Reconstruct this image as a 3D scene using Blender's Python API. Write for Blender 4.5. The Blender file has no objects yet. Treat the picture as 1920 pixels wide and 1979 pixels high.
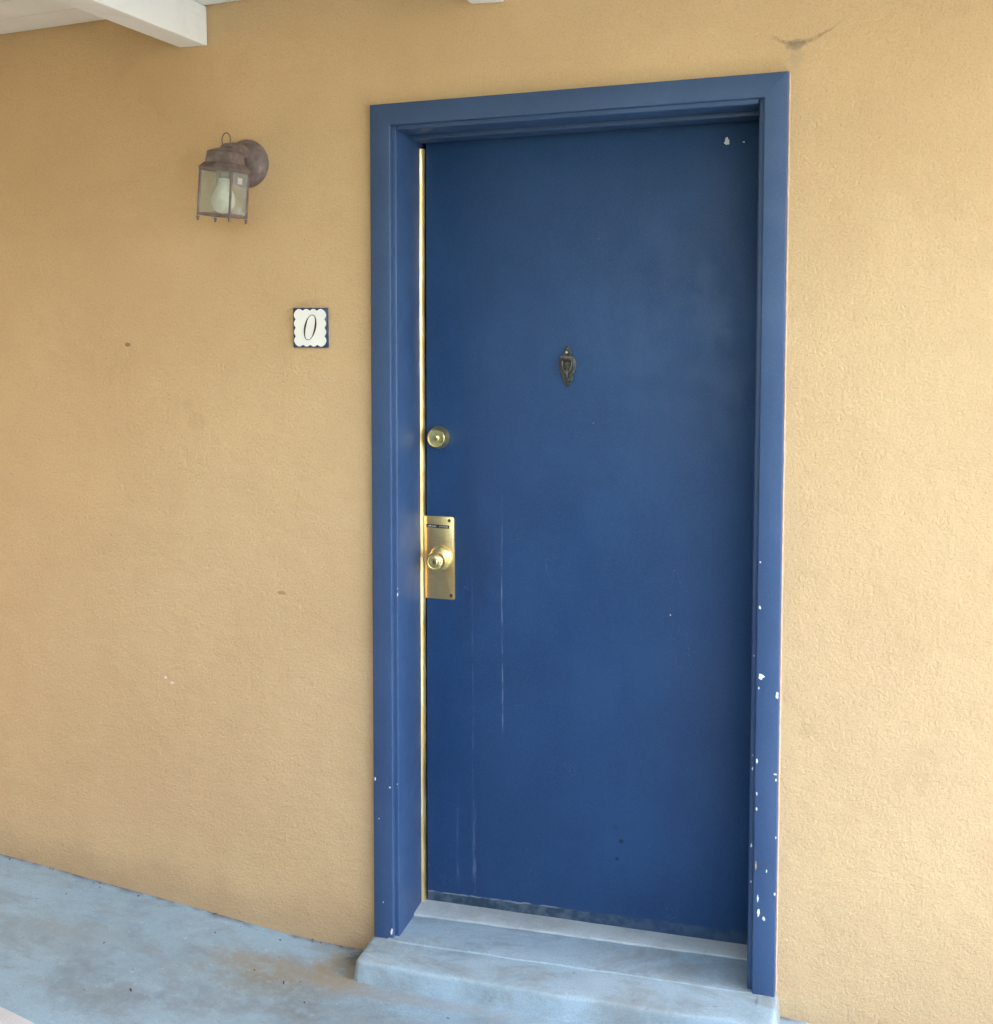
import bpy, bmesh, math, random
from mathutils import Vector, Matrix, noise as mnoise
random.seed(7)
S = bpy.context.scene
COL = S.collection
R = math.radians

# ------------------------------------------------------------------ camera
cam_d = bpy.data.cameras.new('camera'); cam = bpy.data.objects.new('camera', cam_d); COL.objects.link(cam)
cam_d.sensor_fit = 'HORIZONTAL'; cam_d.sensor_width = 36.0
cam_d.lens = 36.0 * 2353.57 / 1920.0
cam_d.shift_y = -(989.5 - 765.62) / 1920.0
cam_d.clip_start = 0.05; cam_d.clip_end = 2000
yaw, pit, rol = 0.2822, 0.0766, -0.0028
fwd = Vector((-math.sin(yaw)*math.cos(pit), math.cos(yaw)*math.cos(pit), -math.sin(pit)))
rt = Vector((math.cos(yaw), math.sin(yaw), 0)); up = rt.cross(fwd)
r2 = rt*math.cos(rol) + up*math.sin(rol); u2 = up*math.cos(rol) - rt*math.sin(rol)
M = Matrix((r2, u2, -fwd)).transposed().to_4x4(); M.translation = Vector((1.197, -2.9654, 1.7053))
cam.matrix_world = M
S.camera = cam

# ------------------------------------------------------------------ sky, sun, exposure
SUN_AZ = 72.0      # degrees, from +Y (behind the wall) towards +X (right)
SUN_EL = 48.0
w = bpy.data.worlds.new('World'); S.world = w; w.use_nodes = True
nt = w.node_tree; nt.nodes.clear()
sky = nt.nodes.new('ShaderNodeTexSky'); sky.sky_type = 'NISHITA'; sky.sun_disc = False
sky.sun_elevation = R(SUN_EL); sky.sun_rotation = R(SUN_AZ)
sky.air_density = 1.0; sky.dust_density = 4.0; sky.ozone_density = 1.0
bg = nt.nodes.new('ShaderNodeBackground'); bg.inputs['Strength'].default_value = 0.15
wo = nt.nodes.new('ShaderNodeOutputWorld')
nt.links.new(sky.outputs[0], bg.inputs[0]); nt.links.new(bg.outputs[0], wo.inputs[0])
sl = bpy.data.lights.new('sun', 'SUN'); sl.energy = 4.5; sl.angle = R(0.53); sl.color = (1.0, 0.96, 0.90)
so = bpy.data.objects.new('sun', sl); COL.objects.link(so)
sd = Vector((math.sin(R(SUN_AZ))*math.cos(R(SUN_EL)), math.cos(R(SUN_AZ))*math.cos(R(SUN_EL)), math.sin(R(SUN_EL))))
so.rotation_euler = sd.to_track_quat('Z', 'Y').to_euler(); so.location = (6, -4, 8)
vs = S.view_settings
vs.view_transform = 'Standard'; vs.look = 'None'; vs.exposure = 3.68; vs.gamma = 1.0; vs.use_curve_mapping = False

# ------------------------------------------------------------------ node helpers
class NT:
    def __init__(s, name, rough=0.6, metal=0.0, spec=0.5):
        s.m = bpy.data.materials.new(name); s.m.use_nodes = True
        s.t = s.m.node_tree; s.b = s.t.nodes['Principled BSDF']
        s.b.inputs['Roughness'].default_value = rough; s.b.inputs['Metallic'].default_value = metal
        s.b.inputs['Specular IOR Level'].default_value = spec
        s._p = None
    def n(s, k): return s.t.nodes.new(k)
    def l(s, a, b): s.t.links.new(a, b)
    def put(s, sock, v):
        if isinstance(v, bpy.types.NodeSocket): s.l(v, sock)
        else: sock.default_value = v
    def pos(s):
        if s._p is None: s._p = s.n('ShaderNodeNewGeometry').outputs['Position']
        return s._p
    def xyz(s):
        if hasattr(s, '_x'): return s._x
        q = s.n('ShaderNodeSeparateXYZ'); s.l(s.pos(), q.inputs[0]); s._x = q.outputs; return q.outputs
    def math(s, op, a, b=0.0, c=None, clamp=False):
        q = s.n('ShaderNodeMath'); q.operation = op; q.use_clamp = clamp
        s.put(q.inputs[0], a); s.put(q.inputs[1], b)
        if c is not None: s.put(q.inputs[2], c)
        return q.outputs[0]
    def ramp(s, v, lo, hi, a=0.0, b=1.0):
        q = s.n('ShaderNodeMapRange'); q.interpolation_type = 'SMOOTHSTEP'
        s.put(q.inputs['Value'], v); s.put(q.inputs['From Min'], lo); s.put(q.inputs['From Max'], hi)
        s.put(q.inputs['To Min'], a); s.put(q.inputs['To Max'], b); return q.outputs['Result']
    def noise(s, scale, detail=4, rough=0.55, dist=0.0, sc=(1, 1, 1), off=(0, 0, 0)):
        mp = s.n('ShaderNodeMapping'); s.l(s.pos(), mp.inputs[0]); mp.inputs['Scale'].default_value = sc; mp.inputs['Location'].default_value = off
        q = s.n('ShaderNodeTexNoise'); s.l(mp.outputs[0], q.inputs['Vector'])
        q.inputs['Scale'].default_value = scale; q.inputs['Detail'].default_value = detail
        q.inputs['Roughness'].default_value = rough; q.inputs['Distortion'].default_value = dist
        return q.outputs['Fac']
    def shared(s):
        if not hasattr(s, '_sh'): s._sh = s.noise(55, 2)
        return s._sh
    def voro(s, scale, feature='F1', sc=(1, 1, 1)):
        mp = s.n('ShaderNodeMapping'); s.l(s.pos(), mp.inputs[0]); mp.inputs['Scale'].default_value = sc
        q = s.n('ShaderNodeTexVoronoi'); q.feature = feature; s.l(mp.outputs[0], q.inputs['Vector']); q.inputs['Scale'].default_value = scale
        return q.outputs['Distance']
    def mix(s, f, a, b):
        q = s.n('ShaderNodeMix'); q.data_type = 'RGBA'
        s.put(q.inputs[0], f)
        for i, v in ((6, a), (7, b)):
            if isinstance(v, bpy.types.NodeSocket): s.l(v, q.inputs[i])
            else: q.inputs[i].default_value = (*v, 1) if len(v) == 3 else v
        return q.outputs[2]
    def bump(s, h, strength, dist=0.002, nrm=None):
        q = s.n('ShaderNodeBump'); q.inputs['Strength'].default_value = strength; q.inputs['Distance'].default_value = dist
        s.l(h, q.inputs['Height'])
        if nrm is not None: s.l(nrm, q.inputs['Normal'])
        return q.outputs[0]
    def color(s, v):
        if isinstance(v, bpy.types.NodeSocket): s.l(v, s.b.inputs['Base Color'])
        else: s.b.inputs['Base Color'].default_value = (*v, 1)
    def rough(s, v): s.put(s.b.inputs['Roughness'], v)
    def normal(s, v): s.l(v, s.b.inputs['Normal'])

def blob(k, x0, z0, rx, rz, nz=0.5, scale=60):
    """mask of an irregular patch at (x0, z0) in the wall plane"""
    X, Y, Z = k.xyz()
    a = k.math('POWER', k.math('DIVIDE', k.math('SUBTRACT', X, x0), rx), 2.0)
    b = k.math('POWER', k.math('DIVIDE', k.math('SUBTRACT', Z, z0), rz), 2.0)
    d = k.math('ADD', k.math('SQRT', k.math('ADD', a, b)), k.math('MULTIPLY', k.math('SUBTRACT', k.shared(), 0.5), nz))
    return k.ramp(d, 0.6, 1.1, 1.0, 0.0)

MAT = {}
# stucco
k = NT('tan_stucco', 0.88, spec=0.25)
big = k.noise(1.6, 5, 0.6); mid = k.noise(9, 5, 0.6, off=(3, 1, 2)); fine = k.noise(210, 3, 0.7)
c = k.mix(k.ramp(big, 0.3, 0.7), (0.615, 0.424, 0.224), (0.675, 0.476, 0.258))
c = k.mix(k.math('MULTIPLY', k.ramp(mid, 0.45, 0.75), 0.22), c, (0.57, 0.36, 0.20))
c = k.mix(k.math('MULTIPLY', k.ramp(fine, 0.48, 0.70), 0.44), c, (0.42, 0.285, 0.16))
mot = k.noise(14, 4, 0.7, 0.3, off=(11, 3, 6)); mo2 = k.noise(3.5, 4, 0.65, off=(1, 9, 4))
c = k.mix(k.math('MULTIPLY', k.ramp(mot, 0.40, 0.66), 0.14), c, (0.66, 0.42, 0.24))
c = k.mix(k.math('MULTIPLY', k.ramp(mo2, 0.45, 0.68), 0.12), c, (0.55, 0.37, 0.215))
grit = k.noise(330, 2, 0.8, off=(4, 4, 2))
c = k.mix(k.math('MULTIPLY', k.ramp(grit, 0.52, 0.70), 0.32), c, (0.80, 0.56, 0.36))
spk = k.voro(28); spm = k.ramp(spk, 0.012, 0.05, 1.0, 0.0)
c = k.mix(k.math('MULTIPLY', spm, k.ramp(k.noise(3.1, 2), 0.5, 0.62)), c, (0.25, 0.16, 0.08))
# dirty cobweb smudge over the right corner of the door: two thin wings and a soft hanging patch
X, Y, Z = k.xyz()
dx = k.math('SUBTRACT', X, 1.067)
wob = k.math('MULTIPLY', k.math('SUBTRACT', k.noise(45, 3), 0.5), 0.012)
arc = k.math('ADD', k.math('ADD', 2.303, k.math('MULTIPLY', k.math('MULTIPLY', dx, dx), 3.0)), k.math('ADD', k.math('MULTIPLY', k.math('ABSOLUTE', dx), 0.16), wob))
dd = k.math('ABSOLUTE', k.math('SUBTRACT', Z, arc))
arcm = k.math('MULTIPLY', k.ramp(dd, 0.0005, k.ramp(k.math('ABSOLUTE', dx), 0.0, 0.1, 0.0105, 0.004), 1.0, 0.0), k.math('MULTIPLY', k.ramp(dx, -0.07, -0.03), k.ramp(dx, 0.05, 0.125, 1.0, 0.0)))
c = k.mix(k.math('MULTIPLY', k.math('MULTIPLY', arcm, k.ramp(k.noise(90, 3, 0.7), 0.36, 0.56, 0.25, 1.0)), 0.52), c, (0.13, 0.10, 0.07))
c = k.mix(k.math('MULTIPLY', blob(k, 1.064, 2.3025, 0.026, 0.014, 1.2, 50), 0.45), c, (0.20, 0.17, 0.12))
c = k.mix(k.math('MULTIPLY', blob(k, 1.066, 2.276, 0.020, 0.028, 0.9, 40), 0.22), c, (0.33, 0.27, 0.21))
for (x0, z0, rx, rz, f, cc) in [(-0.7297, 1.592, .010, .006, .7, (.16, .10, .06)), (-0.2717, 0.921, .013, .006, .75, (.18, .10, .05)),
        (-0.637, 0.655, .006, .004, .9, (.80, .72, .6)), (-0.616, 0.642, .007, .004, .9, (.80, .72, .6)),
        (-0.5205, 1.382, .035, .03, .25, (.34, .26, .15)), (-0.55, 1.43, .02, .02, .18, (.34, .26, .15)), (1.1154, .675, .022, .022, .3, (.36, .24, .12)),
        (-0.175, 1.708, .03, .008, .45, (.42, .25, .14))]:
    c = k.mix(k.math('MULTIPLY', blob(k, x0, z0, rx, rz, 1.3, 70), f*0.62 if rx > 0.012 else f), c, cc)
# splash dirt at the foot of the wall
gr = k.math('ADD', k.math('MULTIPLY', k.math('ADD', Z, k.math('MULTIPLY', X, 0.075)), 1.0), k.math('MULTIPLY', k.math('SUBTRACT', k.noise(7, 5), 0.5), 0.16))
c = k.mix(k.math('MULTIPLY', k.ramp(gr, -0.02, 0.10, 1.0, 0.0), 0.35), c, (0.30, 0.21, 0.13))
k.color(c)
n1 = k.noise(120, 4, 0.72, 0.5); n2 = k.noise(21, 2, 0.6, 1.8, off=(5, 2, 8)); pat = k.noise(6, 3, 0.6, off=(7, 0, 1)); lump = k.noise(17, 3, 0.5, sc=(1, 1, 1.5), off=(2, 6, 3))
ridge = k.math('MULTIPLY', k.ramp(k.math('ABSOLUTE', k.math('SUBTRACT', n2, 0.5)), 0.0, 0.018, 1.0, 0.0), k.ramp(pat, 0.52, 0.66))
b1 = k.bump(k.math('ADD', k.math('ADD', k.math('MULTIPLY', n1, 0.8), k.math('MULTIPLY', lump, 0.9)), k.math('MULTIPLY', ridge, 0.18)), 0.85, 0.0060)
b2 = k.bump(fine, 0.6, 0.0016, b1)
k.normal(b2); MAT['stucco'] = k.m

def blue_paint(name, streaks=False, col=((0.014, 0.050, 0.138), (0.019, 0.063, 0.165)), rough=0.42):
    k = NT(name, rough, spec=0.32 if streaks else 0.45)
    n = k.noise(3.2, 5, 0.6); f = k.noise(300, 2, 0.8)
    c = k.mix(k.ramp(n, 0.3, 0.7), *col)
    if streaks: c = k.mix(k.math('MULTIPLY', k.ramp(k.noise(9, 5, 0.7, sc=(1.6, 1, 0.5), off=(2, 0, 7)), 0.45, 0.7), 0.35), c, (0.010, 0.038, 0.120))
    c = k.mix(k.math('MULTIPLY', k.ramp(f, 0.50, 0.68), 0.40), c, (0.062, 0.110, 0.215))
    if streaks:
        X, Y, Z = k.xyz()
        rag = k.noise(14, 4, 0.65, sc=(6, 1, 1))
        wig = k.math('MULTIPLY', k.math('SUBTRACT', k.noise(2.4, 3, sc=(0, 0, 1)), 0.5), 0.012)
        for (x0, zlo, zhi, wd, f0) in [(0.297, 0.50, 1.28, 0.0032, 0.34), (0.212, 0.03, 1.12, 0.0030, 0.16), (0.214, 0.03, 0.42, 0.009, 0.32), (0.166, 0.05, 0.42, 0.007, 0.18)]:
            d = k.math('ABSOLUTE', k.math('SUBTRACT', k.math('ADD', X, wig), x0))
            m_ = k.math('MULTIPLY', k.ramp(d, 0.0, wd, 1.0, 0.0), k.math('MULTIPLY', k.ramp(Z, zlo, zlo+0.06), k.ramp(Z, zhi-0.35, zhi, 1.0, 0.0)))
            c = k.mix(k.math('MULTIPLY', k.math('MULTIPLY', m_, k.ramp(rag, 0.38, 0.66)), f0), c, (0.36, 0.42, 0.55))
        hg = k.ramp(k.math('ADD', k.math('MULTIPLY', k.math('ABSOLUTE', k.math('SUBTRACT', X, 0.20)), 6.0), k.math('ADD', k.math('MULTIPLY', k.math('ABSOLUTE', k.math('SUBTRACT', Z, 1.0)), 2.2), k.math('MULTIPLY', k.math('SUBTRACT', k.noise(12, 3), 0.5), 1.2))), 0.2, 0.9, 1.0, 0.0)
        c = k.mix(k.math('MULTIPLY', hg, 0.22), c, (0.010, 0.020, 0.045))
        # scratches and specks
        sv = k.noise(5, 2, 0.5, 3.0, sc=(1, 1, 1)); sm = k.ramp(k.math('ABSOLUTE', k.math('SUBTRACT', sv, 0.56)), 0.0, 0.0025, 1.0, 0.0)
        sm = k.math('MULTIPLY', k.math('MULTIPLY', sm, k.ramp(k.noise(6, 3, off=(9, 0, 4)), 0.56, 0.66)), k.ramp(Z, 1.0, 1.3, 1.0, 0.0))
        c = k.mix(k.math('MULTIPLY', sm, 0.22), c, (0.4, 0.46, 0.6))
        sp = k.ramp(k.voro(16), 0.015, 0.045, 1.0, 0.0)
        c = k.mix(k.math('MULTIPLY', k.math('MULTIPLY', sp, k.ramp(k.noise(2.2, 2), 0.52, 0.6)), 0.4), c, (0.45, 0.5, 0.6))
        # worn, water marked strip along the foot of the leaf
        edge = k.math('ADD', k.math('ADD', 0.040, k.math('MULTIPLY', X, 0.010)), k.math('MULTIPLY', k.math('SUBTRACT', k.noise(26, 3), 0.5), 0.012))
        fade = k.ramp(X, 0.35, 0.75, 1.0, 0.45)
        gm = k.math('MULTIPLY', k.ramp(k.math('SUBTRACT', Z, edge), -0.004, 0.003, 1.0, 0.0), fade)
        c = k.mix(k.math('MULTIPLY', gm, 0.75), c, k.mix(k.ramp(k.noise(30, 4), 0.35, 0.65), (0.035, 0.060, 0.075), (0.13, 0.17, 0.19)))
        ln = k.math('MULTIPLY', k.ramp(k.math('ABSOLUTE', k.math('SUBTRACT', Z, edge)), 0.0, 0.0035, 1.0, 0.0), k.ramp(X, 0.42, 0.52, 1.0, 0.0))
        c = k.mix(k.math('MULTIPLY', k.math('MULTIPLY', ln, k.ramp(k.noise(18, 3), 0.4, 0.6)), 0.6), c, (0.42, 0.46, 0.52))
        for (x0, z0, r_) in [(0.6189, 0.2047, .006), (0.6143, 0.2907, .011), (0.63, 0.255, .007)]:
            c = k.mix(k.math('MULTIPLY', blob(k, x0, z0, r_, r_, 0.6, 60), 0.75 if r_ < .01 else .25), c, (0.008, 0.012, 0.025))
    k.color(c)
    k.rough(k.ramp(k.noise(11, 4), 0.3, 0.7, rough-0.05, rough+0.10))
    h = k.noise(95, 3, 0.65, sc=(1, 1, 0.12) if not streaks else (1, 1, 0.35))
    k.normal(k.bump(h, 0.30, 0.0009)); return k.m
MAT['door'] = blue_paint('blue_door_paint', True, rough=0.46)
MAT['trim'] = blue_paint('blue_trim_paint', False, ((0.026, 0.062, 0.150), (0.036, 0.078, 0.175)), 0.44)

# brass
def metal(name, a, b, rough, sc=90, stretch=(1, 1, 1), bumps=0.05):
    k = NT(name, rough, 1.0)
    k.color(k.mix(k.ramp(k.noise(sc, 4, 0.6, sc=stretch), 0.35, 0.65), a, b))
    k.rough(k.ramp(k.noise(sc*0.7, 3, sc=stretch, off=(2, 2, 2)), 0.3, 0.7, rough-0.06, rough+0.08))
    k.normal(k.bump(k.noise(sc*2, 2, sc=stretch), bumps, 0.0005)); return k.m
MAT['brass'] = metal('polished_brass', (0.98, 0.74, 0.28), (1.0, 0.84, 0.42), 0.33, 60)
MAT['brass_plate'] = metal('brushed_brass', (0.96, 0.63, 0.26), (1.0, 0.72, 0.34), 0.38, 40, (1, 1, 12), 0.12)
MAT['strip'] = metal('brass_strip', (0.74, 0.53, 0.22), (0.94, 0.76, 0.40), 0.40, 14, (3, 3, 1), 0.05)
MAT['screw'] = metal('dark_screw', (0.16, 0.08, 0.03), (0.22, 0.12, 0.05), 0.5)
MAT['bronze'] = metal('dark_bronze', (0.055, 0.055, 0.050), (0.13, 0.125, 0.105), 0.42, 120)
MAT['bronze'].node_tree.nodes['Principled BSDF'].inputs['Metallic'].default_value = 0.8

k = NT('rusty_lamp_metal', 0.62, 0.25)
n = k.noise(55, 5, 0.65)
k.color(k.mix(k.ramp(n, 0.35, 0.65), (0.140, 0.100, 0.092), (0.210, 0.165, 0.152)))
k.normal(k.bump(k.noise(140, 3), 0.25, 0.001)); MAT['lamp'] = k.m

def plain(name, col, rough=0.6, var=0.12, sc=30, bumps=0.1, dist=0.001, spec=0.5):
    k = NT(name, rough, spec=spec)
    d = tuple(x*(1-var) for x in col)
    k.color(k.mix(k.ramp(k.noise(sc, 4), 0.3, 0.7), d, col))
    if bumps: k.normal(k.bump(k.noise(sc*4, 2), bumps, dist))
    return k.m
MAT['white_wood'] = plain('white_painted_wood', (0.82, 0.84, 0.83), 0.5, 0.07, 8, 0.12)
k = NT('white_beam_paint', 0.5)
gn = k.noise(38, 4, 0.65, 0.4, sc=(1, 0.06, 1)); dn = k.noise(7, 5, 0.7)
c = k.mix(k.math('MULTIPLY', k.ramp(gn, 0.52, 0.72), 0.22), (0.82, 0.84, 0.83), (0.62, 0.63, 0.60)); c = k.mix(k.math('MULTIPLY', k.ramp(dn, 0.5, 0.75), 0.25), c, (0.60, 0.59, 0.54))
k.color(c); k.normal(k.bump(gn, 0.4, 0.0015)); MAT['beam'] = k.m
MAT['chip'] = plain('bare_white_chip', (0.78, 0.80, 0.84), 0.8, 0.10, 90)
MAT['bare_wood'] = plain('bare_wood_chip', (0.55, 0.36, 0.16), 0.8, 0.2, 90)
MAT['tile_white'] = plain('white_glaze', (0.86, 0.86, 0.82), 0.18, 0.03, 40, 0.03)
MAT['tile_blue'] = plain('blue_glaze', (0.035, 0.060, 0.150), 0.25, 0.4, 60, 0.03)
MAT['ink'] = plain('dark_glaze', (0.022, 0.021, 0.018), 0.3, 0.2, 60, 0.0)
MAT['bulb'] = plain('frosted_bulb', (0.93, 0.94, 0.90), 0.25, 0.03, 30, 0.0)
MAT['pale_patch'] = plain('pale_grey_matte', (0.46, 0.43, 0.41), 0.7, 0.08, 60, 0.0)
MAT['label_black'] = plain('black_label', (0.020, 0.017, 0.012), 0.4, 0.2, 60, 0.0)
MAT['label_print'] = plain('label_print', (0.62, 0.60, 0.50), 0.5, 0.1, 60, 0.0)
MAT['dark'] = plain('dark_gap', (0.010, 0.011, 0.014), 0.9, 0.2, 60, 0.0)
MAT['caulk'] = plain('tan_paint_bead', (0.62, 0.43, 0.30), 0.8, 0.25, 40, 0.2)
MAT['litter'] = plain('dry_litter', (0.10, 0.075, 0.05), 0.9, 0.5, 90, 0.0)

k = NT('lamp_glass', 0.06)
tr = k.n('ShaderNodeBsdfTransparent'); tr.inputs[0].default_value = (0.93, 0.95, 0.91, 1)
k.color(k.mix(k.ramp(k.noise(40, 4), 0.4, 0.7), (0.45, 0.45, 0.42), (0.62, 0.62, 0.58))); k.rough(0.12)
mx = k.n('ShaderNodeMixShader'); k.put(mx.inputs[0], k.ramp(k.noise(22, 4, off=(1, 5, 2)), 0.3, 0.75, 0.14, 0.34))
k.l(tr.outputs[0], mx.inputs[1]); k.l(k.b.outputs[0], mx.inputs[2]); k.l(mx.outputs[0], k.t.nodes['Material Output'].inputs[0]); MAT['glass'] = k.m

def concrete(name, a, b, paint=True, stain=1.0):
    k = NT(name, 0.75, spec=0.35)
    n = k.noise(2.3, 6, 0.62); f = k.noise(210, 3, 0.75); m = k.noise(15, 5, 0.68)
    c = k.mix(k.ramp(n, 0.3, 0.72), a, b)
    c = k.mix(k.math('MULTIPLY', k.ramp(m, 0.42, 0.75), 0.30), c, tuple(x*0.62 for x in a))
    c = k.mix(k.math('MULTIPLY', k.ramp(f, 0.45, 0.72), 0.38), c, tuple(x*0.55 for x in a))
    if stain > 0:
        st = k.noise(3.4, 6, 0.66, 0.6, sc=(1, 1.9, 1), off=(1.7, .4, 0))
        c = k.mix(k.math('MULTIPLY', k.ramp(st, 0.46, 0.66), 0.62*stain), c, (0.20, 0.195, 0.16))
        st2 = k.noise(5.2, 5, 0.66, 0.4, sc=(1, 1.6, 1), off=(6.1, 3.4, 0))
        c = k.mix(k.math('MULTIPLY', k.ramp(st2, 0.52, 0.72), 0.45*stain), c, (0.105, 0.125, 0.145))
        st3 = k.noise(38, 5, 0.75, 0.2, off=(3, 8, 0))
        c = k.mix(k.math('MULTIPLY', k.ramp(st3, 0.60, 0.72), 0.45*stain), c, (0.085, 0.095, 0.10))
        wear = k.noise(48, 5, 0.75, 0.2, off=(2, 2, 5))
        c = k.mix(k.math('MULTIPLY', k.ramp(wear, 0.60, 0.70), 0.35), c, (0.60, 0.64, 0.67))
    k.color(c); k.normal(k.bump(k.math('ADD', f, m), 0.5, 0.0022)); return k
k = concrete('blue_grey_floor_paint', (0.255, 0.375, 0.470), (0.310, 0.430, 0.520), stain=0.6)
# long brown-green puddle stain and dark grime against the step
c0 = k.b.inputs['Base Color'].links[0].from_socket
X, Y, Z = k.xyz()
GR = k.ramp(k.noise(26, 6, 0.8, off=(9, 9, 9)), 0.36, 0.58, 0.35, 1.0)
FN = k.noise(7, 8, 0.78)
def fl(x0, y0, rx, ry, nz=1.0, sc=9):
    a = k.math('POWER', k.math('DIVIDE', k.math('SUBTRACT', X, x0), rx), 2.0); b = k.math('POWER', k.math('DIVIDE', k.math('SUBTRACT', Y, y0), ry), 2.0)
    return k.ramp(k.math('ADD', k.math('SQRT', k.math('ADD', a, b)), k.math('MULTIPLY', k.math('SUBTRACT', FN, 0.5), nz)), 0.45, 1.15, 1.0, 0.0)
for (x0, y0, rx, ry, f, cc) in [(-0.20, -0.17, 0.24, 0.07, .75, (.27, .225, .15)), (-0.06, -0.10, 0.10, 0.11, .75, (.28, .23, .15)), (-0.035, -0.04, 0.05, 0.05, .8, (.07, .075, .07)), (-0.30, -0.33, 0.30, 0.05, .35, (.15, .17, .18)),
        (-0.60, -0.44, 0.17, 0.12, .42, (.15, .17, .19)), (-0.40, -0.40, 0.10, 0.05, .35, (.14, .16, .18)), (-0.27, -0.25, 0.17, 0.055, .5, (.21, .185, .13)), (-0.12, -0.27, 0.06, 0.10, .45, (.14, .15, .14)), (0.12, -0.185, 0.30, 0.025, .4, (.33, .29, .23)), (-0.35, -0.30, 0.5, 0.22, .25, (.19, .20, .19))]:
    c0 = k.mix(k.math('MULTIPLY', k.math('MULTIPLY', fl(x0, y0, rx, ry, 2.2), GR), f), c0, cc)
jn = k.math('MULTIPLY', k.ramp(k.math('ADD', Y, k.math('MULTIPLY', k.math('SUBTRACT', k.noise(24, 4), 0.5), 0.05)), -0.022, 0.0), k.ramp(k.noise(11, 3, off=(4, 4, 4)), 0.38, 0.6))
c0 = k.mix(k.math('MULTIPLY', jn, 0.7), c0, (0.085, 0.075, 0.06))
k.color(c0); MAT['floor'] = k.m
MAT['step'] = concrete('pale_blue_step_paint', (0.30, 0.41, 0.48), (0.36, 0.47, 0.54), stain=0.8).m
MAT['sill'] = concrete('pale_sill_paint', (0.43, 0.49, 0.51), (0.51, 0.56, 0.57), stain=0.5).m
MAT['path'] = concrete('pale_concrete', (0.53, 0.54, 0.55), (0.60, 0.61, 0.62), stain=0.15).m
MAT['ground'] = concrete('weathered_asphalt', (0.055, 0.054, 0.052), (0.075, 0.073, 0.070), stain=0.25).m

# ------------------------------------------------------------------ mesh helpers
def link(name, bm, mat, parent=None, smooth=False, origin=None):
    me = bpy.data.meshes.new(name)
    o_ = Vector(origin) if origin is not None else (parent_world(parent) if parent else Vector((0, 0, 0)))
    bmesh.ops.translate(bm, verts=bm.verts, vec=-o_)
    bmesh.ops.recalc_face_normals(bm, faces=bm.faces)
    bm.to_mesh(me); bm.free()
    if smooth:
        for p in me.polygons: p.use_smooth = True
        try: me.set_sharp_from_angle(angle=R(38))
        except Exception: pass
    me.materials.append(MAT[mat] if isinstance(mat, str) else mat)
    o = bpy.data.objects.new(name, me); COL.objects.link(o)
    if parent: o.parent = parent; o.location = o_ - parent_world(parent)
    else: o.location = o_
    WORLD[o] = o_
    return o
WORLD = {}
def parent_world(o): return WORLD[o]
def thing(name, loc, label, cat, group=None):
    e = bpy.data.objects.new(name, None); COL.objects.link(e); e.location = loc; e.empty_display_size = 0.05
    WORLD[e] = Vector(loc); return tag(e, label, cat, group)
def tag(o, label=None, cat=None, group=None, kind=None):
    if label: o['label'] = label
    if cat: o['category'] = cat; o['kind'] = 'thing'
    if group: o['group'] = group
    if kind: o['kind'] = kind
    return o
def hexa(bm, pts, bev=0.0, seg=2, along=None):
    """8 points: bottom ring 4, top ring 4"""
    v = [bm.verts.new(p) for p in pts]
    fs = [bm.faces.new([v[i] for i in q]) for q in ((0, 3, 2, 1), (4, 5, 6, 7), (0, 1, 5, 4), (1, 2, 6, 5), (2, 3, 7, 6), (3, 0, 4, 7))]
    if bev > 0:
        es = list({e for f in fs for e in f.edges})
        if along:
            pr = {'z': ((0, 4), (1, 5), (2, 6), (3, 7)), 'x': ((0, 1), (3, 2), (4, 5), (7, 6))}[along]
            es = [bm.edges.get((v[a], v[b])) for a, b in pr]
        bmesh.ops.bevel(bm, geom=es, offset=bev, segments=seg, profile=0.5, affect='EDGES')
def box(bm, x0, x1, y0, y1, z0, z1, bev=0.0, seg=2, f=None):
    pts = [(x0, y0, z0), (x1, y0, z0), (x1, y1, z0), (x0, y1, z0), (x0, y0, z1), (x1, y0, z1), (x1, y1, z1), (x0, y1, z1)]
    if f: pts = [f(*p) for p in pts]
    hexa(bm, pts, bev, seg)
def nb(): return bmesh.new()
def lathe(bm, prof, c, n=40, axis='-Y', tilt=None):
    """prof: (radius, distance along the axis)"""
    rings = []
    for (r_, d) in prof:
        ring = []
        for i in range(n):
            a = 2*math.pi*i/n; u, v = r_*math.cos(a), r_*math.sin(a)
            p = {'-Y': Vector((u, -d, v)), 'Z': Vector((u, v, d)), '-Z': Vector((u, v, -d))}[axis]
            if tilt is not None: p = tilt @ p
            ring.append(bm.verts.new(Vector(c)+p))
        rings.append(ring)
    for a, b in zip(rings, rings[1:]):
        for i in range(n): bm.faces.new((a[i], a[(i+1) % n], b[(i+1) % n], b[i]))
    for ring in (rings[0], rings[-1]):
        try: bm.faces.new(ring)
        except Exception: pass
def prism(bm, pts, y0, y1, bev=0.0):
    """outline in x,z extruded from y0 (front) to y1 (back)"""
    a = [bm.verts.new((x, y0, z)) for x, z in pts]; b = [bm.verts.new((x, y1, z)) for x, z in pts]
    n = len(pts); ff = bm.faces.new(a); bm.faces.new(b[::-1])
    for i in range(n): bm.faces.new((a[i], b[i], b[(i+1) % n], a[(i+1) % n]))
    if bev: bmesh.ops.bevel(bm, geom=list(ff.edges), offset=bev, segments=2, profile=0.5, affect='EDGES')
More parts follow.
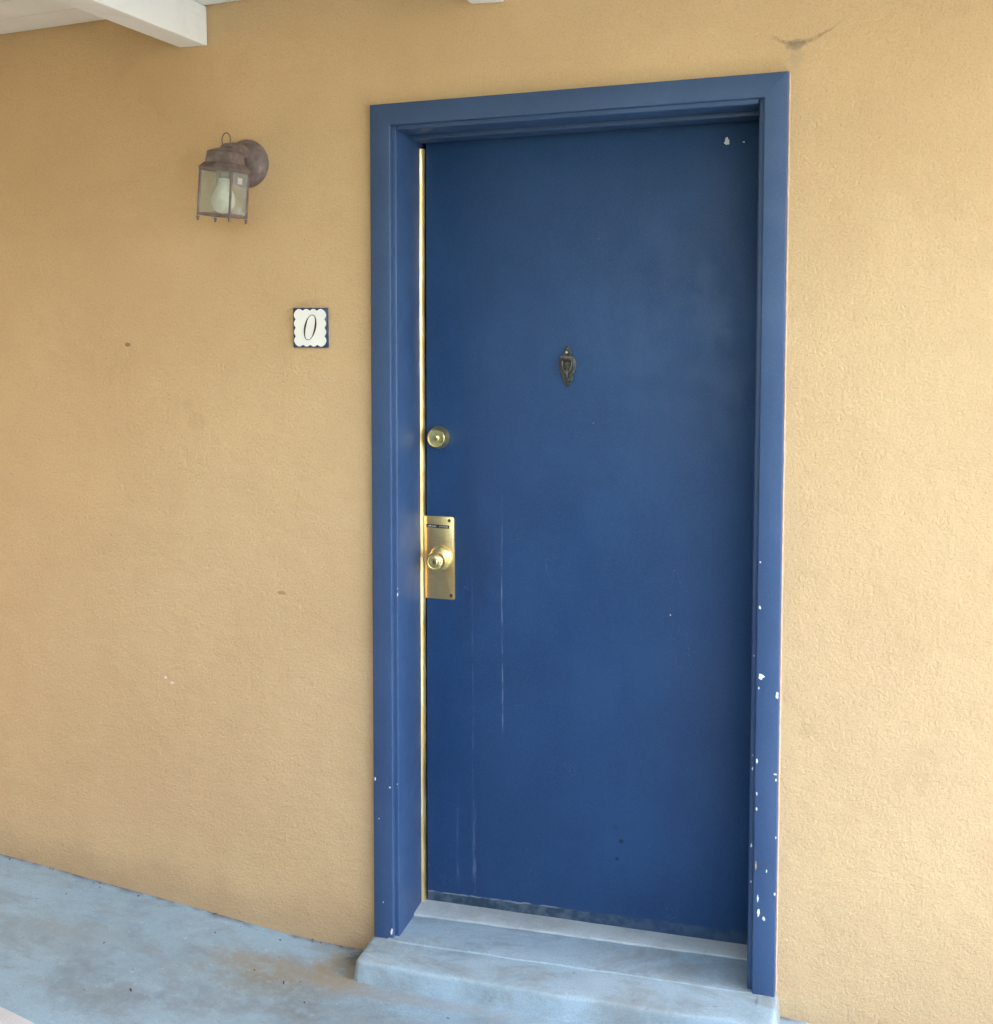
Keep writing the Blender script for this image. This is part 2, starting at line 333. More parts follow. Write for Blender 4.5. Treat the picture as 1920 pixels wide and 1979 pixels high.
def tube(bm, pts, r, n=10, closed=False):
    pts = [Vector(p) for p in pts]; rings = []
    m = len(pts)
    for i, p in enumerate(pts):
        t = (pts[(i+1) % m]-pts[i-1]) if closed else (pts[min(i+1, m-1)]-pts[max(i-1, 0)])
        t.normalize(); a = t.cross(Vector((0.3, 1, 0.2))).normalized(); b = t.cross(a)
        rings.append([bm.verts.new(p+(a*math.cos(2*math.pi*j/n)+b*math.sin(2*math.pi*j/n))*r) for j in range(n)])
    pr = list(zip(rings, rings[1:])) + ([(rings[-1], rings[0])] if closed else [])
    for a, b in pr:
        for j in range(n): bm.faces.new((a[j], a[(j+1) % n], b[(j+1) % n], b[j]))
    if not closed: bm.faces.new(rings[0]); bm.faces.new(rings[-1][::-1])

def interp(pts, x):
    if x <= pts[0][0]: return pts[0][1]
    for (a, b), (c, d) in zip(pts, pts[1:]):
        if x <= c:
            t = (x-a)/(c-a); return b+(d-b)*t
    return pts[-1][1]
FP = [(-6, .22), (-2.4, .16), (-1.21, .072), (-.92, .037), (-.6, .0), (-.22, -.047), (-.06, -.054), (.2, -.055), (.56, -.060), (1.05, -.050), (1.15, -.068), (1.5, -.085), (6, -.11)]
def zfloor(x, y):
    z = sum(interp(FP, x+d) for d in (-.08, -.04, 0, .04, .08))/5
    return z + 0.0035*(mnoise.noise(Vector((x*2.6, y*2.6, 1.3)))) + 0.004*y
CZ0 = 2.459
def zceil(x): return CZ0 + 0.0558*(x+1.114)
# the frame stands slightly out of square: ideal 1.05 x 2.225 rectangle onto its four real corners
def warp(x, y, z):
    u, v = x/1.05, z/2.225
    bl, br, tl, tr = (-.0060, -.008), (1.0500, -.004), (.0062, 2.2112), (1.0504, 2.2396)
    X = (1-u)*(1-v)*bl[0]+u*(1-v)*br[0]+(1-u)*v*tl[0]+u*v*tr[0]
    Z = (1-u)*(1-v)*bl[1]+u*(1-v)*br[1]+(1-u)*v*tl[1]+u*v*tr[1]
    return (X, y, Z)

# ------------------------------------------------------------------ ground, path, walkway
bm = nb(); hs = 300
v = [bm.verts.new(p) for p in ((-hs, -hs, -.16), (hs, -hs, -.16), (hs, hs, -.16), (-hs, hs, -.16))]; bm.faces.new(v)
tag(link('ground', bm, 'ground'), kind='structure')

def sheet(x0, x1, yf, yb, nx, ny, zadd, thick):
    bm = nb(); g = []
    for i in range(nx+1):
        x = x0+(x1-x0)*i/nx; row = []
        for j in range(ny+1):
            a, b = yf(x), yb(x); y = a+(b-a)*j/ny
            row.append(bm.verts.new((x, y, zfloor(x, y)+zadd)))
        g.append(row)
    for i in range(nx):
        for j in range(ny): bm.faces.new((g[i][j], g[i+1][j], g[i+1][j+1], g[i][j+1]))
    be = [e for e in bm.edges if e.is_boundary]
    r_ = bmesh.ops.extrude_edge_only(bm, edges=be)
    vs_ = [q for q in r_['geom'] if isinstance(q, bmesh.types.BMVert)]
    for q in vs_: q.co.z = -.2
    return bm
edge = lambda x: -0.612-0.165*(x+0.65)
def edge_w(x): return max(-1.0, min(-.45, edge(x)))
tag(link('walkway', sheet(-5, 8, lambda x: edge_w(x), lambda x: 0.03, 230, 24, 0, .1), 'floor', smooth=True), kind='structure')
tag(link('kerb', sheet(-5, 8, lambda x: edge_w(x)-.16, lambda x: edge_w(x)-.004, 160, 4, 0.006, .1), 'path', smooth=True), kind='structure')

# unseen greenery added behind the photographer to block low sky light
k = NT('added_hedge_leaves', 0.7, spec=0.3)
k.color(k.mix(k.ramp(k.noise(30, 3), 0.35, 0.65), (0.022, 0.040, 0.014), (0.060, 0.095, 0.030))); k.normal(k.bump(k.noise(60, 3), 0.8, 0.02)); MAT['added_hedge'] = k.m
bm = nb(); g = []
NX, prof = 120, [(-3.42, -.16), (-3.38, .3), (-3.36, .8), (-3.40, 1.15), (-3.52, 1.38), (-3.75, 1.46), (-4.0, 1.42), (-4.15, 1.15), (-4.18, .5), (-4.15, -.16)]
for i in range(NX+1):
    x = -5+11.5*i/NX; row = []
    for (y, z) in prof:
        q = mnoise.noise(Vector((x*2.3, y*2.3, z*2.3))); q2 = mnoise.noise(Vector((x*9, y*9, z*9)))
        t = max(0, min(1, (0.6-x)/2.2)); z = z*(1+1.5*t*t*(3-2*t)) if z > 0 else z
        row.append(bm.verts.new((x, y+.10*q+.04*q2, z+(.10*q+.05*q2 if z > 0 else 0))))
    g.append(row)
for i in range(NX):
    for j in range(len(prof)-1): bm.faces.new((g[i][j], g[i+1][j], g[i+1][j+1], g[i][j+1]))
bm.faces.new(g[0]); bm.faces.new(g[-1])
tag(link('added_hedge', bm, 'added_hedge', smooth=True), kind='stuff')

# ------------------------------------------------------------------ wall
wall = None
bm = nb()
ox0, ox1, oz1 = .030, 1.024, 2.20
XL, XR, ZB, ZT, YB = -6.0, 8.5, -.25, 3.05, .30
def quad(*p): bm.faces.new([bm.verts.new(q) for q in p])
quad((XL, 0, ZB), (ox0, 0, ZB), (ox0, 0, ZT), (XL, 0, ZT)); quad((ox1, 0, ZB), (XR, 0, ZB), (XR, 0, ZT), (ox1, 0, ZT)); quad((ox0, 0, oz1), (ox1, 0, oz1), (ox1, 0, ZT), (ox0, 0, ZT))
quad((ox0, 0, ZB), (ox0, YB, ZB), (ox0, YB, oz1), (ox0, 0, oz1)); quad((ox1, 0, ZB), (ox1, 0, oz1), (ox1, YB, oz1), (ox1, YB, ZB)); quad((ox0, 0, oz1), (ox0, YB, oz1), (ox1, YB, oz1), (ox1, 0, oz1))
quad((XL, YB, ZB), (XL, YB, ZT), (XR, YB, ZT), (XR, YB, ZB)); quad((XL, 0, ZB), (XL, 0, ZT), (XL, YB, ZT), (XL, YB, ZB)); quad((XR, 0, ZB), (XR, YB, ZB), (XR, YB, ZT), (XR, 0, ZT)); quad((XL, 0, ZT), (XR, 0, ZT), (XR, YB, ZT), (XL, YB, ZT))
bmesh.ops.remove_doubles(bm, verts=bm.verts, dist=1e-5)
box(bm, -1.75, -1.42, -2.98, .02, ZB, 2.41)      # unseen return added at left to cut sky light on the wall
wall = tag(link('stucco_wall', bm, 'stucco'), 'tan orange stucco wall with trowelled texture around the blue door', 'wall')

# ------------------------------------------------------------------ porch ceiling and beams
OVER = 3.0; ROOF_R = 3.6
ceil = thing('porch_ceiling', (0, 0, CZ0), None, None); tag(ceil, kind='structure')
bm = nb()
pts = []
for (x, y) in ((-5, 0.0), (ROOF_R, 0.0), (ROOF_R, -OVER), (-5, -OVER)): pts.append((x, y, zceil(x)+.020))
hexa(bm, pts + [(p[0], p[1], p[2]+.12) for p in pts])
link('roof_deck', bm, 'white_wood', ceil)
BW = 0.137; yb = -0.003; i = 0
while yb-BW > -OVER-.05:
    bm = nb(); g = 0.0035
    dz = random.uniform(-.0012, .0012)
    P = []
    for (x, y) in ((-5, yb-BW+g), (ROOF_R, yb-BW+g), (ROOF_R, yb-g), (-5, yb-g)): P.append((x, y, zceil(x)+dz))
    hexa(bm, P+[(p[0], p[1], p[2]+.0185) for p in P], .003, 2)
    link('board', bm, 'white_wood', ceil)
    yb -= BW
def beam(xc, zb, wd, label):
    bm = nb(); h = zceil(xc)-.001-zb
    x0, x1 = xc-wd/2, xc+wd/2
    P = [(x0, -OVER-.02, zb), (x1, -OVER-.02, zb), (x1, -.002, zb), (x0, -.002, zb)]
    T_ = [(p[0], p[1], zceil(p[0])-.002) for p in P]
    hexa(bm, P+T_, .0035, 2)
    return tag(link('roof_beam', bm, 'beam', origin=(xc, -.002, zb)), label, 'beam', 'white beams under the porch ceiling')
beam(-.5035, 2.3905, .084, 'white painted ceiling beam above and left of the wall lantern')
beam(.318, 2.4475, .084, 'white beam end just showing at the top edge above the door')

# ------------------------------------------------------------------ concrete step
st = thing('door_step', (.51, -.07, -.06), 'low pale blue painted concrete step in front of the blue door', 'step')
bm = nb()
x0, x1, yf, ybk, rad = -.010, 1.055, -.142, .02, .017
out = []
def arc_(cx, cy, a0, a1, r_, n=6):
    for i in range(n+1):
        a = R(a0+(a1-a0)*i/n); out.append((cx+r_*math.cos(a), cy+r_*math.sin(a)))
arc_(x0+rad, yf+rad, 180, 270, rad)
for i in range(1, 72): out.append((x0+rad+(x1-x0-2*rad)*i/72, yf-.004*math.sin(math.pi*i/72)))
arc_(x1-rad, yf+rad, 270, 360, rad)
for i in range(1, 6): out.append((x1, yf+rad+(ybk-yf-rad)*i/5))
for i in range(1, 24): out.append((x1+(x0-x1)*i/24, ybk))
out.append((x0, ybk)); 
for i in range(1, 5): out.append((x0, ybk+(yf+rad-ybk)*i/5))
cx, cy = .51, -.06
def ring(off, z):
    r_ = []
    for (x, y) in out:
        fx = (x-cx); s_ = 1-off/abs(x1-cx)
        yy = y if y > .0 else y+off*(1 if y < -.05 else (-.0-y)/.05*1)
        q = (cx+fx*s_, yy)
        nz = mnoise.noise(Vector((q[0]*9, q[1]*9, z*9)))*.0022+mnoise.noise(Vector((q[0]*55, q[1]*55, z*40)))*.0010
        r_.append(bm.verts.new((q[0], q[1]+nz*1.5, z+nz-.003*(max(0, -q[1])/.14)**2)))
    return r_
rs = [ring(-.012, -.20), ring(-.008, -.06), ring(-.002, -.012), ring(-.0008, -.0055), ring(.0012, -.0020), ring(.0040, -.0004), ring(.014, 0.0), ring(.045, .0006)]
for a, b in zip(rs, rs[1:]):
    for i in range(len(a)): bm.faces.new((a[i], a[(i+1) % len(a)], b[(i+1) % len(b)], b[i]))
bm.faces.new(rs[-1])
link('tread', bm, 'step', st, smooth=True)
bm = nb()   # inner tread between the jambs, ridge of old paint at its front edge
N = 60; rows = [(-.026, -.004), (-.023, .0030), (-.017, .0036), (.02, .0028), (.075, .0030), (.13, .0045), (.20, .0045)]
g = []
for i in range(N+1):
    x = .036+(1.018-.036)*i/N; row = []
    for (y, z) in rows:
        nz = mnoise.noise(Vector((x*12, y*12, 3.0)))
        row.append(bm.verts.new((x, y+nz*.003+.012*(x-.5), z+nz*.0012)))
    g.append(row)
for i in range(N):
    for j in range(len(rows)-1): bm.faces.new((g[i][j], g[i+1][j], g[i+1][j+1], g[i][j+1]))
link('inner_tread', bm, 'step', st, smooth=True)
bm = nb()
rows = [(.118, .002), (.120, .0085), (.124, .0105), (.150, .0125), (.19, .0150), (.235, .0155)]
g = []
for i in range(N+1):
    x = .058+(.992-.058)*i/N; row = []
    for (y, z) in rows:
        nz = mnoise.noise(Vector((x*10, y*10, 8.0)))
        row.append(bm.verts.new((x, y+nz*.003+.018*(x-.5), z+nz*.0010)))
    g.append(row)
for i in range(N):
    for j in range(len(rows)-1): bm.faces.new((g[i][j], g[i+1][j], g[i+1][j+1], g[i][j+1]))
link('sill', bm, 'sill', st, smooth=True)

# ------------------------------------------------------------------ door frame
fr = thing('doorway', (.52, 0, 0), 'blue painted wooden door frame with chipped paint low on its right side', 'door frame')
C_, HH, WW, T = .0555, 2.225, 1.05, .018
def bev_pts(bm, pts8, b, al): hexa(bm, [warp(*p) for p in pts8], b, 3, al)
bm = nb(); bev_pts(bm, [(0, -T, 0), (C_, -T, 0), (C_, .006, 0), (0, .006, 0), (0, -T, HH), (C_, -T, HH-C_), (C_, .006, HH-C_), (0, .006, HH)], .0030, 'z')
cas_l = link('casing', bm, 'trim', fr, True)
bm = nb(); bev_pts(bm, [(WW-C_, -T, 0), (WW, -T, 0), (WW, .006, 0), (WW-C_, .006, 0), (WW-C_, -T, HH-C_), (WW, -T, HH), (WW, .006, HH), (WW-C_, .006, HH-C_)], .0030, 'z')
cas_r = link('casing', bm, 'trim', fr, True); cas_r['label'] = 'right casing board with white paint chips'
bm = nb(); g = .0002
bev_pts(bm, [(C_+g, -T+.0003, HH-C_), (WW-C_-g, -T+.0003, HH-C_), (WW-C_-g, .006, HH-C_), (C_+g, .006, HH-C_), (g*2, -T+.0003, HH), (WW-g*2, -T+.0003, HH), (WW-g*2, .006, HH), (g*2, .006, HH)], .0030, 'x')
link('head_casing', bm, 'trim', fr, True)
J = .067; DY = .186
bm = nb(); box(bm, .034, J, -.004, .232, -.01, HH-.036, .0035, 3, warp); link('jamb', bm, 'trim', fr, True)
bm = nb(); box(bm, WW-J, WW-.034, -.004, .232, -.01, HH-.036, .0035, 3, warp); link('jamb', bm, 'trim', fr, True)
bm = nb(); box(bm, J+.0005, WW-J-.0005, -.0032, .232, HH-J, HH-.036, .0035, 3, warp); link('head_jamb', bm, 'trim', fr, True)
bm = nb(); box(bm, J+.0005, WW-J-.0005, .095, DY-.003, HH-J-.012, HH-J+.002, .002, 2, warp); link('door_stop', bm, 'trim', fr, True)
bm = nb(); box(bm, WW-J-.010, WW-J+.002, .120, DY-.003, .012, HH-J-.0125, .002, 2, warp); link('door_stop', bm, 'trim', fr, True)
# brass weather strip up the latch side: a flat face and a folded flank
bm = nb()
prof = [(J-.003, DY-.008), (J-.0020, DY-.0125), (J+.0005, DY-.0140), (J+.0028, DY-.0125), (J+.0055, DY-.0090), (J+.0095, DY-.003), (J+.0100, DY+.002), (J-.004, DY+.002)]
nseg = 40; rg = []
for i in range(nseg+1):
    z = .006+(2.132-.006)*i/nseg; wv = .0010*mnoise.noise(Vector((z*2.1, 4, 2)))
    rg.append([bm.verts.new(warp(x+wv, y+wv, z)) for x, y in prof])
for a, b in zip(rg, rg[1:]):
    for i in range(len(prof)): bm.faces.new((a[i], a[(i+1) % len(prof)], b[(i+1) % len(prof)], b[i]))
bm.faces.new(rg[0]); bm.faces.new(rg[-1])
ws = link('weather_strip', bm, 'strip', fr, True); ws['label'] = 'long bright brass strip down the latch jamb'

for (xx, sd_) in ((-.0012, -1), (WW+.0012, 1)):
    bm = nb(); P = []
    for i in range(121):
        z = .01+(HH-.012)*i/120
        P.append(warp(xx+.0010*mnoise.noise(Vector((z*14, sd_, 0))), -.0006+.0012*mnoise.noise(Vector((z*9, sd_, 5))), z))
    tube(bm, P, .0030, 6); link('caulk_bead', bm, 'caulk', fr, True)
def chip(x, z, rx, rz, y, mat='chip', par=None, n=13, normal='Y'):
    bm = nb(); pts = []
    for i in range(n):
        a = 2*math.pi*i/n; q = random.uniform(.55, 1.12)
        pts.append((.92*rx*q*math.cos(a), .92*rz*q*math.sin(a)))
    if normal == 'Y': prism(bm, [(x+a, z+b) for a, b in pts], y-.0007, y+.0006)
    else:
        prism(bm, pts, -.0007, .0006)
        for v_ in bm.verts: v_.co = Vector((x+v_.co.y*normal, y+v_.co.x, z+v_.co.z))
    return link('paint_chip', bm, mat, par or fr)
YC = -T-.0001
for (x, z, rx, rz) in [(1.0075, .802, .0085, .0105), (1.0455, .759, .0042, .012), (.9995, .592, .0028, .0075), (1.0440, .563, .0045, .0022), (1.0455, .549, .0028, .005), (1.0005, .510, .0022, .005),
        (1.0005, .472, .003, .005), (1.0065, .2444, .0024, .012), (1.0085, .2120, .0055, .014), (1.0215, .1960, .0052, .006), (.0455, .0215, .0036, .012), (.0440, .4194, .0024, .003), (1.0015, 1.0826, .0022, .0026),
        (1.0020, .9715, .003, .005), (1.0475, .405, .0022, .004), (1.0465, .262, .0025, .005), (.0020, .4379, .0025, .006), (1.0020, .773, .002, .004), (1.0265, .318, .0022, .005), (.022, .10, .0016, .002), (.012, .33, .0014, .002)]:
    chip(x, z, rx, rz, YC)
chip(1.0008, .329, .0024, .012, YC, 'bare_wood')
for (x, z, rx, rz) in [(.9885, .566, .0024, .005), (.9885, .372, .0022, .007), (.9885, .848, .0015, .0022), (.9885, .28, .0018, .003), (.9890, .60, .001, .003)]:
    chip(x, z, rx, rz, -.0043)
chip(.0655, .940, .0022, .0065, -.0043); chip(.0655, .955, .001, .0018, -.0043); chip(.0600, .425, .0016, .002, -.0043)

# ------------------------------------------------------------------ door leaf and its hardware
dr = thing('entry_door', (.52, DY, .015), 'dark blue flush entry door with faded drip streaks and brass lock', 'door')
bm = nb(); box(bm, J+.0135, WW-J-.004, DY, DY+.044, .0185, HH-J-.006, .0015, 2, warp)
leaf = link('door_leaf', bm, 'door', dr, True)
chip(.8912, 2.1084, .0085, .012, DY-.0001, par=dr, n=13); chip(.9323, 2.1068, .004, .0025, DY-.0001, par=dr)
chip(.758, .885, .0017, .0022, DY-.0001, par=dr)
bm = nb(); box(bm, J-.001, WW-J+.002, DY+.046, DY+.052, 0, HH-J+.002, 0, 1, warp); link('dark_backing', bm, 'dark', fr)

# deadbolt
bx, bz = .1190, 1.3375
bm = nb(); lathe(bm, [(.0305, -.001), (.0310, .002), (.0305, .005), (.0262, .024), (.0252, .0275), (.0235, .0292), (.0218, .0290), (.0205, .0272)], (bx, DY, bz), 48)
db = link('deadbolt', bm, 'brass', dr, True)
bm = nb(); lathe(bm, [(.0203, .020), (.0202, .0266), (.0095, .0268), (.0088, .0288), (.0078, .0296), (.001, .0297)], (bx, DY, bz), 36); link('cylinder', bm, 'brass', db, True)
bm = nb(); box(bm, bx-.0010, bx+.0010, DY-.0302, DY-.0290, bz-.0055, bz+.0055); box(bm, bx+.0010, bx+.0022, DY-.0302, DY-.0290, bz-.002, bz+.001); link('keyhole', bm, 'ink', db)

# latch plate
def rrect(x0, x1, z0, z1, rtop, rbot):
    p = [(x0, z0)]
    for (cx, cz, a0, r_) in ((x1-rbot, z0+rbot, -90, rbot), (x1-rtop, z1-rtop, 0, rtop)):
        for i in range(7): a = R(a0+90*i/6); p.append((cx+r_*math.cos(a), cz+r_*math.sin(a)))
    p.append((x0, z1)); return p
bm = nb(); prism(bm, rrect(.0770, .1625, .8865, 1.1185, .009, .004), DY-.0040, DY+.001, .0012)
lp = link('latch_plate', bm, 'brass_plate', dr, True)
bm = nb(); box(bm, .0745, .0785, DY-.0085, DY-.0020, .8875, 1.1175, .0012, 2); link('folded_edge', bm, 'brass_plate', lp, True)
for (x, z) in ((.1480, 1.1075), (.1525, .8985)):
    bm = nb(); lathe(bm, [(.0046, .0035), (.0046, .0046), (.0040, .0052), (.0012, .0050)], (x, DY, z), 16); s_ = link('screw', bm, 'screw', lp, True)
bm = nb(); hexa(bm, [(.0808, DY-.0044, 1.0865), (.1478, DY-.0044, 1.0850), (.1478, DY-.0038, 1.0850), (.0808, DY-.0038, 1.0865), (.0808, DY-.0044, 1.0952), (.1478, DY-.0044, 1.0940), (.1478, DY-.0038, 1.0940), (.0808, DY-.0038, 1.0952)])
link('label_strip', bm, 'label_black', lp)
bm = nb(); x = .0850
while x < .1420:
    if not (.1095 < x < .1170):
        wd = random.uniform(.0009, .0017); h = random.uniform(.0014, .0021); zc = 1.0909-(x-.085)*.016
        if random.random() < .5: box(bm, x, x+wd*.45, DY-.0048, DY-.0043, zc-h, zc+h); box(bm, x, x+wd, DY-.0048, DY-.0043, zc+h*.6, zc+h)
        else: box(bm, x, x+wd, DY-.0048, DY-.0043, zc-h, zc-h*.45); box(bm, x+wd*.55, x+wd, DY-.0048, DY-.0043, zc-h*.4, zc+h)
    x += .0021
link('label_lettering', bm, 'label_print', lp)
# knob
kx, kz = .1235, 1.0030
bm = nb(); lathe(bm, [(.0335, .003), (.0338, .005), (.0325, .0085), (.0270, .0125), (.0180, .0150), (.0140, .0185), (.0128, .026), (.0135, .033)], (kx, DY, kz), 48)
kn = link('door_knob', bm, 'brass', dr, True)
bm = nb(); lathe(bm, [(.0130, .031), (.0170, .0335), (.0225, .0385), (.0258, .0455), (.0262, .0520), (.0245, .0585), (.0212, .0630), (.0196, .0638), (.0190, .0622), (.0178, .0618), (.0160, .0632), (.0100, .0638)], (kx, DY, kz), 48)
link('grip', bm, 'brass', kn, True)
bm = nb(); lathe(bm, [(.0100, .062), (.0098, .0650), (.0085, .0662), (.0010, .0664)], (kx, DY, kz), 28); link('cylinder', bm, 'brass', kn, True)
bm = nb(); box(bm, kx-.0008, kx+.0008, DY-.0668, DY-.0658, kz-.0045, kz+.0045); link('keyhole', bm, 'ink', kn)

# knocker
qx, qz = .4806, 1.5370
bm = nb()
half = [(.0, .055), (.0035, .053), (.005, .049), (.004, .045), (.009, .042), (.0125, .034), (.0115, .028), (.017, .024), (.0215, .018), (.0245, .006), (.0235, -.006), (.019, -.016), (.0135, -.023), (.0165, -.029), (.0130, -.038), (.0065, -.044), (.0055, -.049), (.0025, -.054), (0, -.0555)]
prism(bm, [(qx+x, qz+z) for x, z in half]+[(qx-x, qz+z) for x, z in half[-2:0:-1]], DY-.0045, DY+.001, .0015)
kp = link('door_knocker', bm, 'bronze', dr, True)
bm = nb(); hexa(bm, [(qx-.0125, DY-.016, qz+.013), (qx+.0125, DY-.016, qz+.013), (qx+.0125, DY-.004, qz+.013), (qx-.0125, DY-.004, qz+.013), (qx-.0155, DY-.018, qz+.0235), (qx+.0155, DY-.018, qz+.0235), (qx+.0155, DY-.004, qz+.0235), (qx-.0155, DY-.004, qz+.0235)], .0015); link('hinge_block', bm, 'bronze', kp, True)
bm = nb(); tube(bm, [(qx-.0165, DY-.017, qz+.0245), (qx+.0165, DY-.017, qz+.0245)], .0022); link('hinge_pin', bm, 'lamp', kp, True)
bm = nb()
for s_ in (-1, 1): tube(bm, [(qx+s_*.0125, DY-.013, qz+.014), (qx+s_*.0125, DY-.015, qz+.004), (qx+s_*.0095, DY-.016, qz-.008), (qx+s_*.003, DY-.017, qz-.018)], .0036)
tube(bm, [(qx, DY-.013, qz-.010), (qx, DY-.017, qz-.019), (qx, DY-.013, qz-.028)], .0058)
link('striker', bm, 'bronze', kp, True)
bm = nb(); lathe(bm, [(.0065, .003), (.0068, .008), (.0055, .0105), (.003, .0110)], (qx-.001, DY, qz+.037), 24); pe = link('peephole', bm, 'bronze', kp, True)
bm = nb(); lathe(bm, [(.0032, .0108), (.0030, .0118), (.001, .0122)], (qx-.001, DY, qz+.037), 20); link('lens', bm, 'pale_patch', pe, True)
bm = nb(); lathe(bm, [(.0052, .003), (.0058, .006), (.0045, .0095), (.0015, .0105)], (qx, DY, qz-.0365), 20); link('strike_button', bm, 'bronze', kp, True)

# ------------------------------------------------------------------ number tile
tx, tz, hw, hh = -.1722, 1.6408, .0490, .0525
nt_ = thing('house_number_tile', (tx, -.004, tz), 'small white ceramic tile with scalloped blue border and number 0', 'number tile')
bm = nb(); box(bm, tx-hw, tx+hw, -.0095, .004, tz-hh, tz+hh, .0015, 2); link('tile', bm, 'tile_blue', nt_, True)
out2 = []
def side(ax, ay, bx_, by_, nx_, ny_, n=4):
    for i in range(n*8):
        t = i/(n*8); wv = abs(math.sin(math.pi*t*n))
        out2.append((ax+(bx_-ax)*t+nx_*.0050*wv, ay+(by_-ay)*t+ny_*.0050*wv))
e1, e2 = hw-.0078, hh-.0078
side(-e1, -e2, e1, -e2, 0, -1); side(e1, -e2, e1, e2, 1, 0); side(e1, e2, -e1, e2, 0, 1); side(-e1, e2, -e1, -e2, -1, 0)
bm = nb(); prism(bm, [(tx+a, tz+b) for a, b in out2], -.0104, -.0088); link('white_panel', bm, 'tile_white', nt_)
bm = nb(); n = 48; oa, ia = [], []
for i in range(n):
    a = 2*math.pi*i/n; sh = .20
    sx, sz = math.cos(a), math.sin(a)
    for (lst, rx, rz) in ((oa, .0172, .0338), (ia, .0172-.0014-.0036*sx*sx, .0338-.0017)):
        z = rz*sz; x = rx*sx + sh*z
        lst.append((tx+.0005+x, tz+.001+z))
def v3(q, y): return bm.verts.new((q[0], y, q[1]))
of = [v3(q, -.0110) for q in oa]; inf = [v3(q, -.0110) for q in ia]; ob = [v3(q, -.0100) for q in oa]; ib = [v3(q, -.0100) for q in ia]
for i in range(n):
    j = (i+1) % n
    bm.faces.new((of[i], of[j], inf[j], inf[i])); bm.faces.new((of[i], ob[i], ob[j], of[j])); bm.faces.new((inf[i], inf[j], ib[j], ib[i]))
link('numeral', bm, 'ink', nt_)

# ------------------------------------------------------------------ wall lantern
lx, ly = -.349, -.130
lan = thing('wall_lantern', (lx, 0, 2.075), 'weathered brown box wall lantern with glass panes and white bulb', 'wall lamp')
bm = nb(); lathe(bm, [(.0630, -.001), (.0640, .004), (.0625, .008), (.0560, .011), (.0540, .018), (.0480, .024), (.0300, .029), (.001, .030)], (lx-.003, 0, 2.0755), 48); link('backplate', bm, 'lamp', lan, True)
tilt = Matrix.Rotation(R(4.5), 4, 'Y')
piv = Vector((lx, ly, 2.09)); OFF = Vector((.004, 0, 0))
def TL(bm):
    for v_ in bm.verts: v_.co = piv + OFF + tilt @ (v_.co-piv)
    return bm
bm = nb(); tube(bm, [(lx, -.020, 2.100), (lx, -.050, 2.106), (lx, -.085, 2.104), (lx, -.118, 2.098)], .0185, 16); link('arm', bm, 'lamp', lan, True)
h = .0470; zb, zt = 1.9270, 2.0480
bm = nb()
def frus(bm, h0, z0, h1, z1):
    hexa(bm, [(lx-h0, ly-h0, z0), (lx+h0, ly-h0, z0), (lx+h0, ly+h0, z0), (lx-h0, ly+h0, z0), (lx-h1, ly-h1, z1), (lx+h1, ly-h1, z1), (lx+h1, ly+h1, z1), (lx-h1, ly+h1, z1)], .001, 1)
frus(bm, .0492, 2.0460, .0486, 2.0500); frus(bm, .0478, 2.0502, .0390, 2.0620); frus(bm, .0370, 2.0622, .0345, 2.0900); frus(bm, .0355, 2.0902, .0160, 2.1010)
cap = link('cap', TL(bm), 'lamp', lan, True)
bm = nb(); tube(bm, [(lx+.0120*math.cos(2*math.pi*i/24), ly, 2.1225+.0175*math.sin(2*math.pi*i/24)) for i in range(24)], .0017, 8, True); link('hanging_loop', TL(bm), 'lamp', lan, True)
for (sx, sy) in ((-1, -1), (1, -1), (1, 1), (-1, 1)):
    bm = nb(); x, y = lx+sx*(h-.0025), ly+sy*(h-.0025); box(bm, x-.0027, x+.0027, y-.0027, y+.0027, zb, zt, .0008, 1)
    po = link('corner_post', TL(bm), 'lamp', lan, True)
    bm = nb(); lathe(bm, [(.0036, .0), (.0042, .003), (.0028, .0065), (.0034, .009), (.001, .0125)], (x, y, zb-.0015), 10, '-Z'); link('foot', TL(bm), 'lamp', po, True)
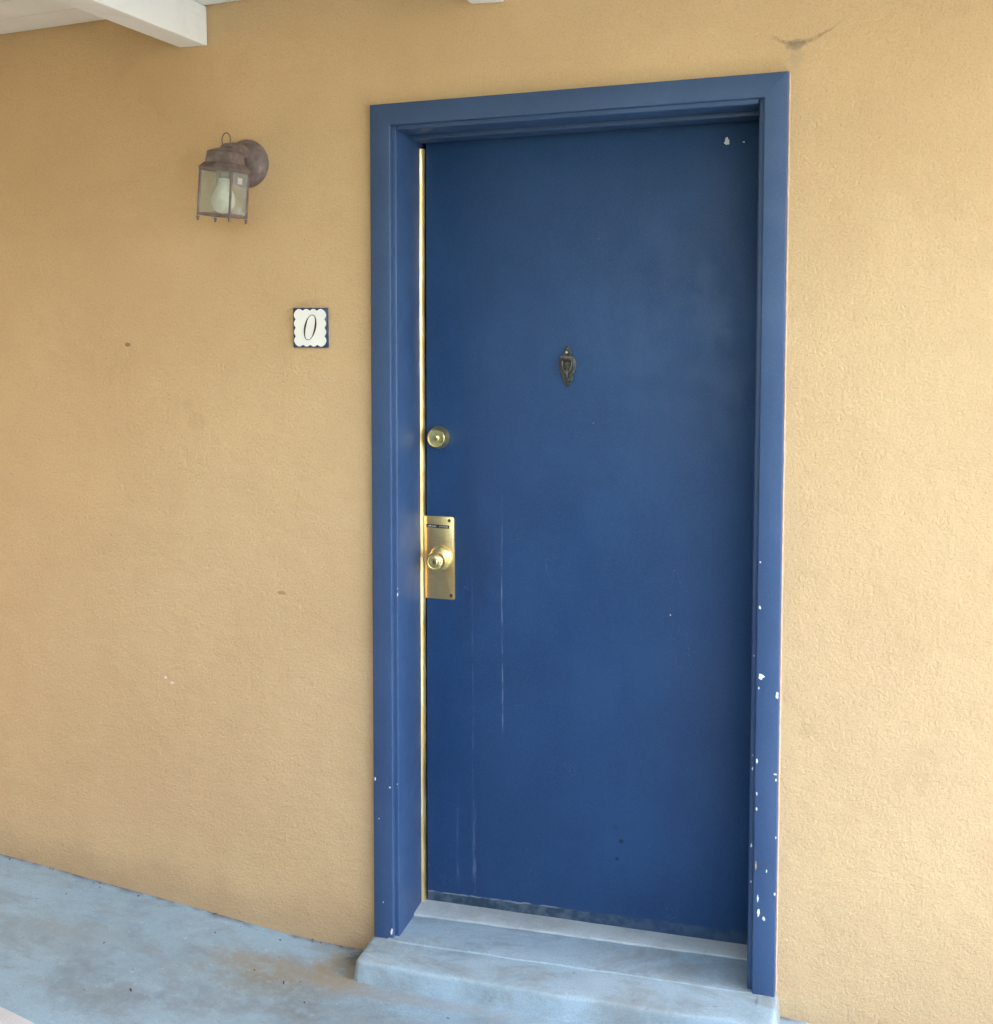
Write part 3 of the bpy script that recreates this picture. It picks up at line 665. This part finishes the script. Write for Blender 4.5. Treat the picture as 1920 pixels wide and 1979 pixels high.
for zz in (zb, zt-.007):
    for a_ in ((lx-h, lx+h, ly-h-.0006, ly-h+.005), (lx-h, lx+h, ly+h-.005, ly+h+.0006), (lx-h-.0006, lx-h+.005, ly-h+.005, ly+h-.005), (lx+h-.005, lx+h+.0006, ly-h+.005, ly+h-.005)):
        bm = nb(); box(bm, *a_, zz, zz+.007); link('cage_rail', TL(bm), 'lamp', lan)
q = h-.0030
for (a0, a1, b0, b1) in ((lx-q, lx+q, ly-q-.0008, ly-q+.0008), (lx-q, lx+q, ly+q-.0008, ly+q+.0008), (lx-q-.0008, lx-q+.0008, ly-q, ly+q), (lx+q-.0008, lx+q+.0008, ly-q, ly+q)):
    bm = nb(); box(bm, a0, a1, b0, b1, zb+.004, zt-.004); link('pane', TL(bm), 'glass', lan)
bm = nb(); box(bm, lx+q+.0010, lx+q+.0014, ly-.012, ly+.012, 2.012, 2.028); link('pale_patch', TL(bm), 'pale_patch', lan)  # small pale rectangle on the right side pane
bm = nb(); lathe(bm, [(.0145, 0), (.0150, .016), (.0140, .022)], (lx, ly, 2.046), 24, '-Z'); link('socket', TL(bm), 'lamp', lan, True)
bm = nb(); lathe(bm, [(.0135, .0), (.0148, .012), (.0180, .024), (.0240, .038), (.0292, .051), (.0312, .062), (.0295, .075), (.0235, .086), (.0130, .0925), (.001, .0945)], (lx, ly, 2.030), 32, '-Z'); link('bulb', TL(bm), 'bulb', lan, True)

# ------------------------------------------------------------------ litter along the foot of the wall
bm = nb()
for i in range(46):
    if i < 38:
        x = random.uniform(-1.3, -.05); y = -abs(random.gauss(0.004, .014))-.002
        if random.random() < .25: y = random.uniform(-.35, -.02)
    else: x = random.uniform(-.9, .3); y = random.uniform(-.5, -.2)
    z = zfloor(x, y)+.001; a = random.uniform(0, 6.28); l_ = random.uniform(.0010, .0038)*(2.2 if random.random() < .12 else 1); w_ = l_*random.uniform(.25, .7)
    ca, sa = math.cos(a), math.sin(a)
    P = [(x+ca*u*l_-sa*v_*w_, y+sa*u*l_+ca*v_*w_, z) for u, v_ in ((-1, -1), (1, -.7), (1, .8), (-.8, 1))]
    hexa(bm, P+[(p[0], p[1], p[2]+w_*.6) for p in P])
tag(link('litter', bm, 'litter'), 'small dark crumbs of leaf litter along the foot of the wall', 'litter', kind='stuff')
